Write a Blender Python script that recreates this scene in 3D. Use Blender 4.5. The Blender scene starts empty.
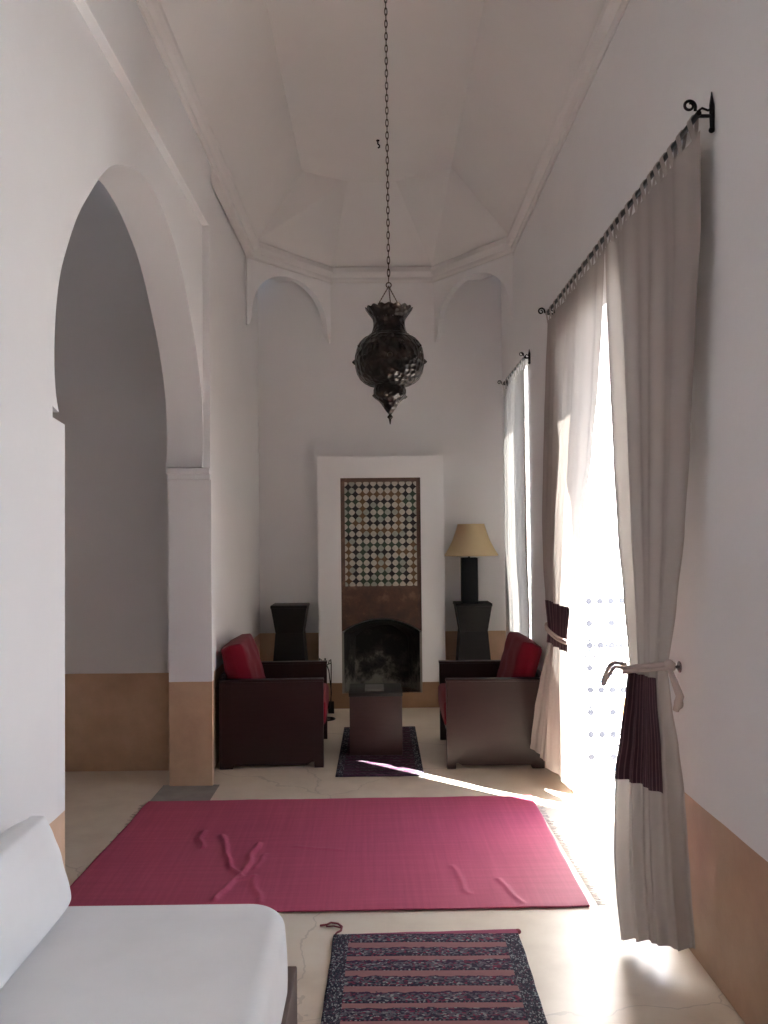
import bpy, bmesh, math, random
from mathutils import Vector, Matrix, noise

random.seed(7)
S = bpy.context.scene
COL = S.collection
PI = math.pi

# ------------------------------------------------------------------ camera
F_PX = 850.0
cam_d = bpy.data.cameras.new('camera')
cam_d.sensor_fit = 'VERTICAL'
cam_d.sensor_height = 36.0
cam_d.lens = F_PX / 1024.0 * 36.0
cam_d.clip_start = 0.05
cam = bpy.data.objects.new('camera', cam_d)
COL.objects.link(cam)
CAM_M = (Matrix.Rotation(-math.atan(5 / F_PX), 4, 'Z') @ Matrix.Rotation(PI / 2 + math.atan(23 / F_PX), 4, 'X')
         @ Matrix.Rotation(-math.radians(0.6), 4, 'Z'))
cam.matrix_world = Matrix.Translation((0, 0, 1.5)) @ CAM_M
S.camera = cam

# ------------------------------------------------------------------ light
S.view_settings.view_transform = 'Standard'
S.view_settings.look = 'None'
S.view_settings.gamma = 1.0
S.view_settings.use_curve_mapping = False
S.view_settings.exposure = 0.36
S.cycles.diffuse_bounces = 8
S.cycles.max_bounces = 14
S.cycles.sample_clamp_indirect = 12.0

world = bpy.data.worlds.new('sky')
world.use_nodes = True
bg = world.node_tree.nodes['Background']
bg.inputs['Color'].default_value = (0.66, 0.84, 1.14, 1)
bg.inputs['Strength'].default_value = 5.2
S.world = world

sun_d = bpy.data.lights.new('sun', 'SUN')
sun_d.energy = 105.0
sun_d.color = (1.0, 0.97, 0.93)
sun_d.angle = math.radians(0.6)
sun = bpy.data.objects.new('sun', sun_d)
SUN_AZ = Vector((-0.74, 0.67)).normalized()
SUN_EL = math.radians(35.5)
sdir = Vector((SUN_AZ.x * math.cos(SUN_EL), SUN_AZ.y * math.cos(SUN_EL), -math.sin(SUN_EL)))
sun.rotation_euler = sdir.to_track_quat('-Z', 'Y').to_euler()
sun.location = (6, -4, 8)
COL.objects.link(sun)

# openings in the right wall: (y0, y1, head height)
OPEN = [(0.12, 0.80, 2.3), (3.3, 4.9, 2.60), (6.22, 7.02, 2.74)]
for k, (y0, y1, h) in enumerate(OPEN):          # sampling portals, they emit nothing themselves
    ld = bpy.data.lights.new('daylight_portal', 'AREA')
    ld.shape = 'RECTANGLE'
    ld.size = h
    ld.size_y = y1 - y0
    ld.cycles.is_portal = True
    lo = bpy.data.objects.new('daylight_portal', ld)
    lo.location = (1.56, (y0 + y1) / 2, h / 2)
    lo.rotation_euler = Vector((-1, 0, 0)).to_track_quat('-Z', 'Y').to_euler()
    q = Matrix(((0, 0, 1), (0, 1, 0), (-1, 0, 0))).transposed()
    lo.rotation_euler = Matrix(((0, 0, 1), (0, 1, 0), (-1, 0, 0))).to_euler()
    COL.objects.link(lo)

# ------------------------------------------------------------------ material helpers
def new_mat(name):
    m = bpy.data.materials.new(name)
    m.use_nodes = True
    nt = m.node_tree
    return m, nt, nt.nodes['Principled BSDF']

def N(nt, t, **kw):
    n = nt.nodes.new(t)
    for k, v in kw.items():
        setattr(n, k, v)
    return n

def rgba(c):
    return (c[0], c[1], c[2], 1.0)

def mix_col(nt, fac, a, b):
    n = N(nt, 'ShaderNodeMix', data_type='RGBA')
    for sock, v in ((n.inputs[0], fac), (n.inputs[6], a), (n.inputs[7], b)):
        if hasattr(v, 'is_output'):
            nt.links.new(v, sock)
        elif isinstance(v, (int, float)):
            sock.default_value = v
        else:
            sock.default_value = rgba(v)
    return n.outputs[2]

def math_n(nt, op, a, b=None, c=None):
    n = N(nt, 'ShaderNodeMath', operation=op)
    for i, v in enumerate((a, b, c)):
        if v is None:
            continue
        if hasattr(v, 'is_output'):
            nt.links.new(v, n.inputs[i])
        else:
            n.inputs[i].default_value = v
    return n.outputs[0]

def coords(nt):
    return N(nt, 'ShaderNodeTexCoord').outputs['Object']

def sep(nt, v):
    n = N(nt, 'ShaderNodeSeparateXYZ')
    nt.links.new(v, n.inputs[0])
    return n.outputs

def mapping(nt, v, scale):
    n = N(nt, 'ShaderNodeMapping')
    n.inputs['Scale'].default_value = scale
    nt.links.new(v, n.inputs['Vector'])
    return n.outputs[0]

def noise_n(nt, v, scale, detail=4, rough=0.55):
    n = N(nt, 'ShaderNodeTexNoise')
    n.inputs['Scale'].default_value = scale
    n.inputs['Detail'].default_value = detail
    n.inputs['Roughness'].default_value = rough
    nt.links.new(v, n.inputs['Vector'])
    return n.outputs['Fac'], n.outputs['Color']

def ramp(nt, fac, stops, interp='LINEAR'):
    n = N(nt, 'ShaderNodeValToRGB')
    n.color_ramp.interpolation = interp
    el = n.color_ramp.elements
    el[0].position, el[0].color = stops[0][0], rgba(stops[0][1])
    el[1].position, el[1].color = stops[1][0], rgba(stops[1][1])
    for p, c in stops[2:]:
        e = el.new(p)
        e.color = rgba(c)
    nt.links.new(fac, n.inputs[0])
    return n.outputs[0]

def bump(nt, b, height, strength=0.2, dist=0.01):
    n = N(nt, 'ShaderNodeBump')
    n.inputs['Strength'].default_value = strength
    n.inputs['Distance'].default_value = dist
    nt.links.new(height, n.inputs['Height'])
    nt.links.new(n.outputs[0], b.inputs['Normal'])

def simple(name, c, rough=0.6, metal=0.0, var=0.15, scale=8.0, bstr=0.1, bdist=0.003, spec=None):
    m, nt, b = new_mat(name)
    o = coords(nt)
    f, _ = noise_n(nt, o, scale)
    nt.links.new(mix_col(nt, f, tuple(x * (1 - var) for x in c), tuple(min(1, x * (1 + var)) for x in c)), b.inputs['Base Color'])
    b.inputs['Roughness'].default_value = rough
    b.inputs['Metallic'].default_value = metal
    if spec is not None:
        b.inputs['Specular IOR Level'].default_value = spec
    f2, _ = noise_n(nt, o, scale * 6)
    bump(nt, b, f2, bstr, bdist)
    return m

WHITE = (0.80, 0.79, 0.79)
def plaster(name, dado=None, white=WHITE, tan=(0.58, 0.385, 0.25)):
    m, nt, b = new_mat(name)
    o = coords(nt)
    f, _ = noise_n(nt, o, 1.7, 5)
    w = mix_col(nt, f, tuple(x * 0.95 for x in white), tuple(min(1, x * 1.04) for x in white))
    big, _ = noise_n(nt, o, 3.0, 6, 0.6)
    fine, _ = noise_n(nt, o, 45, 3)
    if dado is not None:
        z = sep(nt, o)[2]
        t = ramp(nt, big, [(0.3, tuple(x * 0.8 for x in tan)), (0.52, tan), (0.75, (tan[0] * 1.2, tan[1] * 1.25, tan[2] * 1.35))])
        wob = math_n(nt, 'MULTIPLY_ADD', big, 0.01, dado - 0.005)
        mask = math_n(nt, 'LESS_THAN', z, wob)
        w = mix_col(nt, mask, w, t)
        nt.links.new(math_n(nt, 'MULTIPLY_ADD', mask, -0.28, 0.72), b.inputs['Roughness'])
    else:
        b.inputs['Roughness'].default_value = 0.75
    nt.links.new(w, b.inputs['Base Color'])
    h = math_n(nt, 'ADD', math_n(nt, 'MULTIPLY', big, 0.8), math_n(nt, 'MULTIPLY', fine, 0.12))
    bump(nt, b, h, 0.25, 0.02)
    return m

M_WALL = plaster('white plaster with ochre dado', 0.625)
M_WALLR = plaster('white plaster with lower ochre dado', 0.555, tan=(0.45, 0.285, 0.18))
M_CHIM = plaster('white plaster with low ochre base', 0.222, white=(0.86, 0.85, 0.85), tan=(0.30, 0.17, 0.09))
M_CEIL = plaster('ceiling plaster', None, (0.76, 0.735, 0.72))
M_PLAIN = plaster('plain white plaster', None)

def floor_mat():
    m, nt, b = new_mat('polished beige lime floor')
    o = coords(nt)
    f1, _ = noise_n(nt, o, 1.1, 7, 0.6)
    f2, _ = noise_n(nt, o, 7, 5, 0.6)
    f = math_n(nt, 'ADD', math_n(nt, 'MULTIPLY', f1, 0.65), math_n(nt, 'MULTIPLY', f2, 0.35))
    c = ramp(nt, f, [(0.34, (0.62, 0.50, 0.38)), (0.5, (0.74, 0.63, 0.50)), (0.66, (0.80, 0.71, 0.59))])
    # hairline cracks
    v = N(nt, 'ShaderNodeTexVoronoi', feature='DISTANCE_TO_EDGE')
    v.inputs['Scale'].default_value = 0.6
    _, nc = noise_n(nt, o, 3.0, 4)
    add = N(nt, 'ShaderNodeVectorMath', operation='MULTIPLY_ADD')
    nt.links.new(nc, add.inputs[0])
    add.inputs[1].default_value = (0.35, 0.35, 0)
    nt.links.new(o, add.inputs[2])
    nt.links.new(add.outputs[0], v.inputs['Vector'])
    crack = math_n(nt, 'LESS_THAN', v.outputs['Distance'], 0.0022)
    c = mix_col(nt, math_n(nt, 'MULTIPLY', crack, 0.3), c, (0.25, 0.19, 0.13))
    nt.links.new(c, b.inputs['Base Color'])
    nt.links.new(math_n(nt, 'MULTIPLY_ADD', f2, 0.22, 0.24), b.inputs['Roughness'])
    b.inputs['Specular IOR Level'].default_value = 0.65
    bump(nt, b, f, 0.15, 0.01)
    return m
M_FLOOR = floor_mat()
M_STONE = simple('worn grey threshold stone', (0.30, 0.27, 0.235), 0.6, var=0.45, scale=9)
M_TERR = simple('pale terrace paving', (0.60, 0.59, 0.58), 0.8)

def wood(name, c, rough=0.3):
    m, nt, b = new_mat(name)
    b.inputs['Specular IOR Level'].default_value = 0.32
    o = mapping(nt, coords(nt), (2.0, 2.0, 22.0))
    f, _ = noise_n(nt, o, 3.0, 6, 0.6)
    nt.links.new(mix_col(nt, f, tuple(x * 0.7 for x in c), tuple(x * 1.35 for x in c)), b.inputs['Base Color'])
    b.inputs['Roughness'].default_value = rough
    bump(nt, b, f, 0.08, 0.002)
    return m
M_WOOD = wood('dark lacquered wood', (0.022, 0.0085, 0.008), 0.36)
M_WOOD2 = wood('near black stained wood', (0.008, 0.006, 0.006), 0.5)
M_TABLE = wood('dark reddish brown wood', (0.050, 0.026, 0.024), 0.42)
M_SOFAWOOD = wood('greyish brown sofa wood', (0.09, 0.055, 0.045), 0.45)

def fabric(name, c, rough=0.9, weave=350.0, var=0.08, bstr=0.25, sheen=0.0, transl=0.0, tcol=None):
    m, nt, b = new_mat(name)
    o = coords(nt)
    f, _ = noise_n(nt, o, 5, 4)
    nt.links.new(mix_col(nt, f, tuple(x * (1 - var) for x in c), tuple(min(1, x * (1 + var)) for x in c)), b.inputs['Base Color'])
    b.inputs['Roughness'].default_value = rough
    b.inputs['Specular IOR Level'].default_value = 0.15
    b.inputs['Sheen Weight'].default_value = sheen
    w, _ = noise_n(nt, o, weave, 1)
    bump(nt, b, w, bstr, 0.001)
    if transl > 0:
        out = nt.nodes['Material Output']
        t = N(nt, 'ShaderNodeBsdfTranslucent')
        t.inputs['Color'].default_value = rgba(tcol or c)
        ms = N(nt, 'ShaderNodeMixShader')
        ms.inputs[0].default_value = transl
        nt.links.new(b.outputs[0], ms.inputs[1])
        nt.links.new(t.outputs[0], ms.inputs[2])
        nt.links.new(ms.outputs[0], out.inputs['Surface'])
    return m
M_CURT = fabric('natural beige linen', (0.385, 0.34, 0.315), transl=0.10, tcol=(0.66, 0.60, 0.54))
_nt = M_CURT.node_tree          # single cloth at the leading edge lets light through, the gathered folds do not
_ms = [n for n in _nt.nodes if n.type == 'MIX_SHADER'][0]
_u = sep(_nt, N(_nt, 'ShaderNodeTexCoord').outputs['UV'])[0]
_r = N(_nt, 'ShaderNodeMapRange')
for _k, _v in enumerate((0.10, 0.38, 0.18, 0.045)):
    _r.inputs[_k + 1].default_value = _v
_nt.links.new(_u, _r.inputs[0])
_nt.links.new(_r.outputs[0], _ms.inputs[0])
M_CURT2 = fabric('pale linen', (0.50, 0.48, 0.45), transl=0.05, tcol=(0.75, 0.74, 0.70))
M_SOFA = fabric('off white cotton slipcover', (0.86, 0.86, 0.86), bstr=0.15)
M_RED = fabric('wine red cotton', (0.15, 0.004, 0.014), sheen=0.1)
M_ROPE = fabric('cream rope', (0.52, 0.42, 0.38))
M_SHADE = fabric('straw coloured shade cloth', (0.66, 0.53, 0.33), transl=0.3, tcol=(0.7, 0.55, 0.33))
M_IRON = simple('black wrought iron', (0.012, 0.010, 0.010), 0.45, 0.6)
def brass_mat():
    m, nt, b = new_mat('dark chased brass')
    o = coords(nt)
    v = N(nt, 'ShaderNodeTexVoronoi')
    v.inputs['Scale'].default_value = 42
    nt.links.new(o, v.inputs['Vector'])
    f, _ = noise_n(nt, o, 14, 5)
    nt.links.new(ramp(nt, f, [(0.35, (0.010, 0.008, 0.007)), (0.55, (0.030, 0.022, 0.017)), (0.72, (0.085, 0.058, 0.042))]), b.inputs['Base Color'])
    b.inputs['Metallic'].default_value = 0.75
    b.inputs['Roughness'].default_value = 0.33
    h = math_n(nt, 'ADD', v.outputs['Distance'], math_n(nt, 'MULTIPLY', f, 0.6))
    bump(nt, b, h, 0.9, 0.012)
    return m
M_BRASS = brass_mat()
M_CHAIN = simple('brown iron chain', (0.10, 0.07, 0.05), 0.5, 0.7)
M_PEWTER = simple('polished grey metal', (0.25, 0.22, 0.22), 0.25, 0.9)
M_LAMPBASE = simple('matt black lamp base', (0.006, 0.006, 0.007), 0.65, spec=0.25)

def band_mat():
    m, nt, b = new_mat('plum striped band')
    uv = N(nt, 'ShaderNodeTexCoord').outputs['UV']
    u = sep(nt, uv)[0]
    s = math_n(nt, 'FRACT', math_n(nt, 'MULTIPLY', u, 26.0))
    st = math_n(nt, 'LESS_THAN', s, 0.22)
    nt.links.new(mix_col(nt, st, (0.050, 0.018, 0.028), (0.15, 0.08, 0.09)), b.inputs['Base Color'])
    b.inputs['Roughness'].default_value = 0.85
    return m
M_BAND = band_mat()

def red_rug_mat():
    m, nt, b = new_mat('crimson flatweave')
    o = coords(nt)
    a, _ = noise_n(nt, mapping(nt, o, (1.5, 45, 1)), 1.0, 4)
    c, _ = noise_n(nt, mapping(nt, o, (60, 1.5, 1)), 1.0, 3)
    f = math_n(nt, 'MULTIPLY_ADD', a, 0.5, math_n(nt, 'MULTIPLY', c, 0.5))
    nt.links.new(ramp(nt, f, [(0.3, (0.38, 0.060, 0.112)), (0.5, (0.45, 0.072, 0.134)), (0.7, (0.52, 0.092, 0.162))]), b.inputs['Base Color'])
    b.inputs['Roughness'].default_value = 0.62
    b.inputs['Specular IOR Level'].default_value = 0.35
    w, _ = noise_n(nt, mapping(nt, o, (1, 2.4, 1)), 160, 2)
    bump(nt, b, w, 0.35, 0.002)
    return m
M_REDRUG = red_rug_mat()

def striped_rug_mat(name, halfw, period, speck, pink, dens=60.0, border=0.14):
    """rows across the rug: plain pink bars between speckled pattern rows, speckled side borders"""
    m, nt, b = new_mat(name)
    o = coords(nt)
    x, y, z = sep(nt, o)
    v = N(nt, 'ShaderNodeTexVoronoi')
    v.inputs['Scale'].default_value = dens
    nt.links.new(mapping(nt, o, (1.0, 1.6, 1)), v.inputs['Vector'])
    rnd = sep(nt, v.outputs['Color'])[0]
    pat = ramp(nt, rnd, speck, 'CONSTANT')
    ph = math_n(nt, 'FRACT', math_n(nt, 'DIVIDE', math_n(nt, 'SUBTRACT', 0.018, y), period))
    wn, _ = noise_n(nt, mapping(nt, o, (30, 60, 1)), 1.0, 3)
    ph = math_n(nt, 'MULTIPLY_ADD', math_n(nt, 'SUBTRACT', wn, 0.5), 0.30, ph)
    fl = math_n(nt, 'FLOOR', math_n(nt, 'DIVIDE', math_n(nt, 'SUBTRACT', 0.018, y), period))
    wid = math_n(nt, 'MULTIPLY_ADD', math_n(nt, 'SINE', math_n(nt, 'MULTIPLY', fl, 2.3)), 0.06, 0.33)
    ispink = math_n(nt, 'LESS_THAN', ph, wid)
    isblk = math_n(nt, 'MULTIPLY', math_n(nt, 'GREATER_THAN', ph, 0.36), math_n(nt, 'LESS_THAN', ph, 0.42))
    dots = math_n(nt, 'MULTIPLY', math_n(nt, 'GREATER_THAN', ph, 0.90),
                  math_n(nt, 'GREATER_THAN', math_n(nt, 'FRACT', math_n(nt, 'MULTIPLY', x, 70)), 0.5))
    zz = math_n(nt, 'PINGPONG', math_n(nt, 'MULTIPLY', x, 26), 0.5)
    tri = math_n(nt, 'MULTIPLY', math_n(nt, 'LESS_THAN', math_n(nt, 'ABSOLUTE', math_n(nt, 'SUBTRACT', ph, math_n(nt, 'MULTIPLY_ADD', zz, 0.5, 0.46))), 0.05), 0.8)
    body = mix_col(nt, tri, pat, speck[-1][1])
    body = mix_col(nt, isblk, body, (0.05, 0.02, 0.05))
    body = mix_col(nt, dots, body, (0.02, 0.018, 0.03))
    body = mix_col(nt, ispink, body, pink)
    bd = math_n(nt, 'GREATER_THAN', math_n(nt, 'ABSOLUTE', x), halfw - border * halfw * 1.2)
    v2 = N(nt, 'ShaderNodeTexVoronoi')
    v2.inputs['Scale'].default_value = dens * 1.7
    nt.links.new(mapping(nt, o, (1.4, 0.8, 1)), v2.inputs['Vector'])
    bpat = ramp(nt, sep(nt, v2.outputs['Color'])[0], [(0.0, (0.022, 0.024, 0.036)), (0.45, (0.055, 0.06, 0.075)), (0.68, (0.26, 0.27, 0.27)), (0.85, (0.10, 0.05, 0.07))], 'CONSTANT')
    body = mix_col(nt, bd, body, bpat)
    body = mix_col(nt, math_n(nt, 'MULTIPLY', wn, 0.35), body, (0.06, 0.04, 0.06))
    edge = math_n(nt, 'GREATER_THAN', y, -0.016)
    body = mix_col(nt, edge, body, (pink[0] * 0.9, pink[1] * 0.5, pink[2] * 0.8))
    nt.links.new(body, b.inputs['Base Color'])
    b.inputs['Roughness'].default_value = 0.95
    b.inputs['Specular IOR Level'].default_value = 0.1
    bump(nt, b, rnd, 0.5, 0.004)
    return m
M_KILIM = striped_rug_mat('striped kilim', 0.345, 0.1005,
    [(0.0, (0.024, 0.025, 0.042)), (0.30, (0.13, 0.135, 0.15)), (0.48, (0.20, 0.03, 0.06)), (0.64, (0.05, 0.025, 0.05)), (0.80, (0.30, 0.30, 0.29)), (0.92, (0.12, 0.10, 0.12))],
    (0.33, 0.16, 0.155), dens=105.0)
M_KILIM2 = striped_rug_mat('dark plum kilim', 0.275, 0.07,
    [(0.0, (0.02, 0.014, 0.02)), (0.35, (0.04, 0.025, 0.035)), (0.55, (0.09, 0.03, 0.07)), (0.8, (0.12, 0.11, 0.11))],
    (0.07, 0.022, 0.045), dens=60)

def soot_mat():
    m, nt, b = new_mat('sooty firebox plaster')
    o = coords(nt)
    x, y, z = sep(nt, o)
    f, _ = noise_n(nt, o, 6.5, 7, 0.65)
    h = math_n(nt, 'ADD', f, math_n(nt, 'MULTIPLY_ADD', z, -0.75, 0.26))
    nt.links.new(ramp(nt, h, [(0.38, (0.006, 0.005, 0.005)), (0.50, (0.03, 0.027, 0.023)), (0.66, (0.20, 0.18, 0.155))]), b.inputs['Base Color'])
    b.inputs['Roughness'].default_value = 0.9
    bump(nt, b, f, 0.8, 0.03)
    return m
M_SOOT = soot_mat()

def lintel_mat():
    m, nt, b = new_mat('burnt red brown plaster')
    o = coords(nt)
    f, _ = noise_n(nt, o, 9, 7, 0.7)
    x, y, z = sep(nt, o)
    # soot stain above the mouth of the hearth
    d2 = math_n(nt, 'ADD', math_n(nt, 'POWER', math_n(nt, 'MULTIPLY', math_n(nt, 'SUBTRACT', x, 0.01), 4.0), 2.0),
                math_n(nt, 'POWER', math_n(nt, 'MULTIPLY', math_n(nt, 'SUBTRACT', z, 0.70), 6.5), 2.0))
    s = math_n(nt, 'MULTIPLY', math_n(nt, 'POWER', 2.718, math_n(nt, 'MULTIPLY', d2, -1.3)), 0.85)
    c = ramp(nt, f, [(0.3, (0.045, 0.02, 0.012)), (0.55, (0.10, 0.045, 0.025)), (0.72, (0.22, 0.12, 0.07))])
    nt.links.new(mix_col(nt, s, c, (0.008, 0.006, 0.005)), b.inputs['Base Color'])
    b.inputs['Roughness'].default_value = 0.45
    bump(nt, b, f, 0.3, 0.01)
    return m
M_LINTEL = lintel_mat()

def tile(name, c, rough=0.22):
    return simple(name, c, rough, var=0.3, scale=25, bstr=0.05)
T_PALE = tile('cream glazed tile', (0.50, 0.46, 0.38))
T_PALE2 = tile('pale green glazed tile', (0.33, 0.35, 0.29))
T_BLACK = tile('black glazed tile', (0.018, 0.015, 0.016))
T_BROWN = tile('ochre glazed tile', (0.13, 0.075, 0.035))
T_GREEN = tile('dark green glazed tile', (0.035, 0.055, 0.035))
T_WHITE = tile('white glazed tile', (0.75, 0.75, 0.72))
T_NAVY = tile('navy glazed tile', (0.020, 0.021, 0.026))
T_BLUE = tile('light blue glazed tile', (0.09, 0.14, 0.20))
T_OCHRE = tile('honey glazed tile', (0.22, 0.12, 0.05))

# ------------------------------------------------------------------ mesh helpers
def link_obj(name, me, parent=None):
    o = bpy.data.objects.new(name, me)
    COL.objects.link(o)
    if parent is not None:
        o.parent = parent
    return o

def obj(name, bm, mats, parent=None, smooth=False, loc=None):
    me = bpy.data.meshes.new(name)
    bmesh.ops.recalc_face_normals(bm, faces=bm.faces[:])
    bm.to_mesh(me)
    bm.free()
    for m in (mats if isinstance(mats, (list, tuple)) else [mats]):
        me.materials.append(m)
    if smooth:
        me.shade_smooth()
        if smooth != 'all':
            me.set_sharp_from_angle(angle=math.radians(38))
    o = link_obj(name, me, parent)
    if loc is not None:
        o.location = loc
    return o

def tag(o, label, cat, group=None, kind=None):
    o['label'] = label
    o['category'] = cat
    if group:
        o['group'] = group
    if kind:
        o['kind'] = kind
    return o

def empty(name, loc, label, cat, rz=0.0, group=None):
    o = bpy.data.objects.new(name, None)
    o.empty_display_size = 0.1
    COL.objects.link(o)
    o.location = loc
    o.rotation_euler = (0, 0, rz)
    return tag(o, label, cat, group)

def copy_tree(o, parent=None):
    c = o.copy()
    COL.objects.link(c)
    if parent is not None:
        c.parent = parent
    for ch in list(o.children):
        copy_tree(ch, c)
    return c

def box(bm, x0, x1, y0, y1, z0, z1, bev=0.0, seg=2):
    r = bmesh.ops.create_cube(bm, size=1.0)
    vs = r['verts']
    for v in vs:
        v.co = Vector((x0 + (v.co.x + .5) * (x1 - x0), y0 + (v.co.y + .5) * (y1 - y0), z0 + (v.co.z + .5) * (z1 - z0)))
    if bev > 0:
        es = list({e for v in vs for e in v.link_edges})
        bmesh.ops.bevel(bm, geom=es, offset=bev, segments=seg, profile=0.5, affect='EDGES')
    return vs

def prism(bm, pts, axis, a0, a1):
    """extrude the 2-D polygon pts along axis ('x','y','z') from a0 to a1"""
    def P(p, a):
        return {'x': (a, p[0], p[1]), 'y': (p[0], a, p[1]), 'z': (p[0], p[1], a)}[axis]
    lo = [bm.verts.new(P(p, a0)) for p in pts]
    hi = [bm.verts.new(P(p, a1)) for p in pts]
    n = len(pts)
    bm.faces.new(lo)
    bm.faces.new(hi[::-1])
    for i in range(n):
        j = (i + 1) % n
        bm.faces.new((lo[i], lo[j], hi[j], hi[i]))

def tube(bm, pts, r, seg=8, cap=True, closed=False):
    pts = [Vector(p) for p in pts]
    n = len(pts)
    rings = []
    up = None
    for i, p in enumerate(pts):
        if closed:
            t = pts[(i + 1) % n] - pts[i - 1]
        else:
            t = pts[min(i + 1, n - 1)] - pts[max(i - 1, 0)]
        t.normalize()
        if up is None:
            up = t.orthogonal().normalized()
        else:
            up = (up - t * up.dot(t))
            up = up.normalized() if up.length > 1e-6 else t.orthogonal().normalized()
        s = t.cross(up)
        rr = r[i] if isinstance(r, (list, tuple)) else r
        rings.append([bm.verts.new(p + (up * math.cos(2 * PI * k / seg) + s * math.sin(2 * PI * k / seg)) * rr) for k in range(seg)])
    m = n if closed else n - 1
    for i in range(m):
        a, b = rings[i], rings[(i + 1) % n]
        for k in range(seg):
            bm.faces.new((a[k], a[(k + 1) % seg], b[(k + 1) % seg], b[k]))
    if cap and not closed:
        bm.faces.new(rings[0][::-1])
        bm.faces.new(rings[-1])

def lathe(bm, prof, seg=48, cx=0.0, cy=0.0, rad=None):
    rows = []
    for i, (r, z) in enumerate(prof):
        row = []
        for k in range(seg):
            a = 2 * PI * k / seg
            rr, zz = (r, z) if rad is None else rad(i, a, r, z)
            row.append(bm.verts.new((cx + rr * math.cos(a), cy + rr * math.sin(a), zz)))
        rows.append(row)
    faces = []
    for i in range(len(rows) - 1):
        fr = []
        for k in range(seg):
            fr.append(bm.faces.new((rows[i][k], rows[i][(k + 1) % seg], rows[i + 1][(k + 1) % seg], rows[i + 1][k])))
        faces.append(fr)
    return rows, faces

def ball(bm, c, r, sc=(1, 1, 1), u=12, v=8):
    res = bmesh.ops.create_uvsphere(bm, u_segments=u, v_segments=v, radius=r)
    for w in res['verts']:
        w.co = Vector((c[0] + w.co.x * sc[0], c[1] + w.co.y * sc[1], c[2] + w.co.z * sc[2]))

def catmull(keys, t):
    """keys: [(t, value tuple)] sorted"""
    if t <= keys[0][0]:
        return keys[0][1]
    if t >= keys[-1][0]:
        return keys[-1][1]
    for i in range(len(keys) - 1):
        if keys[i][0] <= t <= keys[i + 1][0]:
            t0, p0 = keys[i]
            t1, p1 = keys[i + 1]
            s = (t - t0) / (t1 - t0)
            s = s * s * (3 - 2 * s) * 0.45 + s * 0.55
            return tuple(a + (b - a) * s for a, b in zip(p0, p1))

# ------------------------------------------------------------------ the room
def struct(name, bm, m, label, cat, smooth=False):
    o = obj(name, bm, m, None, smooth)
    return tag(o, label, cat, kind='structure')

YB, Y1 = -1.9, 7.7         # ends of the long room
XL, XR = -1.02, 1.10
ZC = 3.80                   # cornice

bm = bmesh.new(); box(bm, -4.3, 1.5, YB - .3, Y1 + .3, -0.15, 0.0)
struct('floor', bm, M_FLOOR, 'polished beige lime plaster floor with hairline cracks', 'floor')
bm = bmesh.new(); box(bm, 1.5, 9.0, -6, 14, -0.17, -0.02)
struct('terrace_ground', bm, M_TERR, 'pale sunlit paving outside the curtained doors', 'terrace')
bm = bmesh.new(); box(bm, -1.32, -0.98, 4.60, 5.19, -0.01, 0.0015)
struct('trim_1', bm, M_STONE, 'worn grey stone patch in the floor at the foot of the arch pillar', 'threshold')

# left wall with the arch
arch_half = [(0.0, 3.16), (.14, 3.15), (.28, 3.12), (.42, 3.07), (.56, 3.01), (.70, 2.91), (.84, 2.775), (.96, 2.655), (1.06, 2.51), (1.13, 2.39), (1.165, 2.27), (1.18, 2.15), (1.18, 2.05), (1.165, 1.97), (1.14, 1.92)]
ARC_C = 3.965
def smooth_chain(p, it=3):
    for _ in range(it):
        q = [p[0]]
        for a, b_ in zip(p, p[1:]):
            q += [(a[0] * .75 + b_[0] * .25, a[1] * .75 + b_[1] * .25), (a[0] * .25 + b_[0] * .75, a[1] * .25 + b_[1] * .75)]
        p = q + [p[-1]]
    return p
arch_half = smooth_chain(arch_half)
def arch_pts(grow=0.0):
    r = [(ARC_C + d + grow * (d / 1.18), z + grow * (1 - d / 1.3)) for d, z in arch_half]
    l = [(ARC_C - d - grow * (d / 1.18), z + grow * (1 - d / 1.3)) for d, z in arch_half[1:]]
    return l[::-1] + r          # near springing -> apex -> far springing
bm = bmesh.new()
JN, JF = 2.765, 5.17
ap = arch_pts()
JE = 5.23
pts = [(YB, 0), (JN, 0), (JN, 1.86), (JN - 0.025, 1.872), (JN - 0.04, 1.885), (JN - 0.045, 1.905), (JN - 0.04, 1.925), (JN - 0.02, 1.938)] + ap + [(JF - 0.02, 1.92), (JF, 1.88), (JF, 0), (JE, 0), (JE, 4.9), (YB, 4.9)]
prism(bm, pts, 'x', XL - 0.26, XL - 0.042)
# face layer: the wall around a shallow rectangular panel that frames the arch
A0, A1, AZ = 2.66, 5.15, 3.40
pl = [(YB, 0), (JN, 0), (JN, 1.87), (A0, 1.88), (A0, AZ), (A1, AZ), (A1, 1.90), (JF, 1.87), (JF, 0), (JE, 0), (JE, 4.2), (YB, 4.2)]
prism(bm, pl, 'x', XL - 0.042, XL)
box(bm, XL - .262, XL - .065, JE, Y1 + .2, 0, 4.2)
# impost moulding on the far pillar
box(bm, XL - .264, XL + .003, JF - .055, JF + .006, 1.88, 1.915, .008)
box(bm, XL - .262, XL + .001, JF - .03, JF + .006, 1.845, 1.882, .006)
struct('wall_left', bm, M_WALL, 'white left wall with ochre dado pierced by a tall pointed arch', 'wall')

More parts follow.
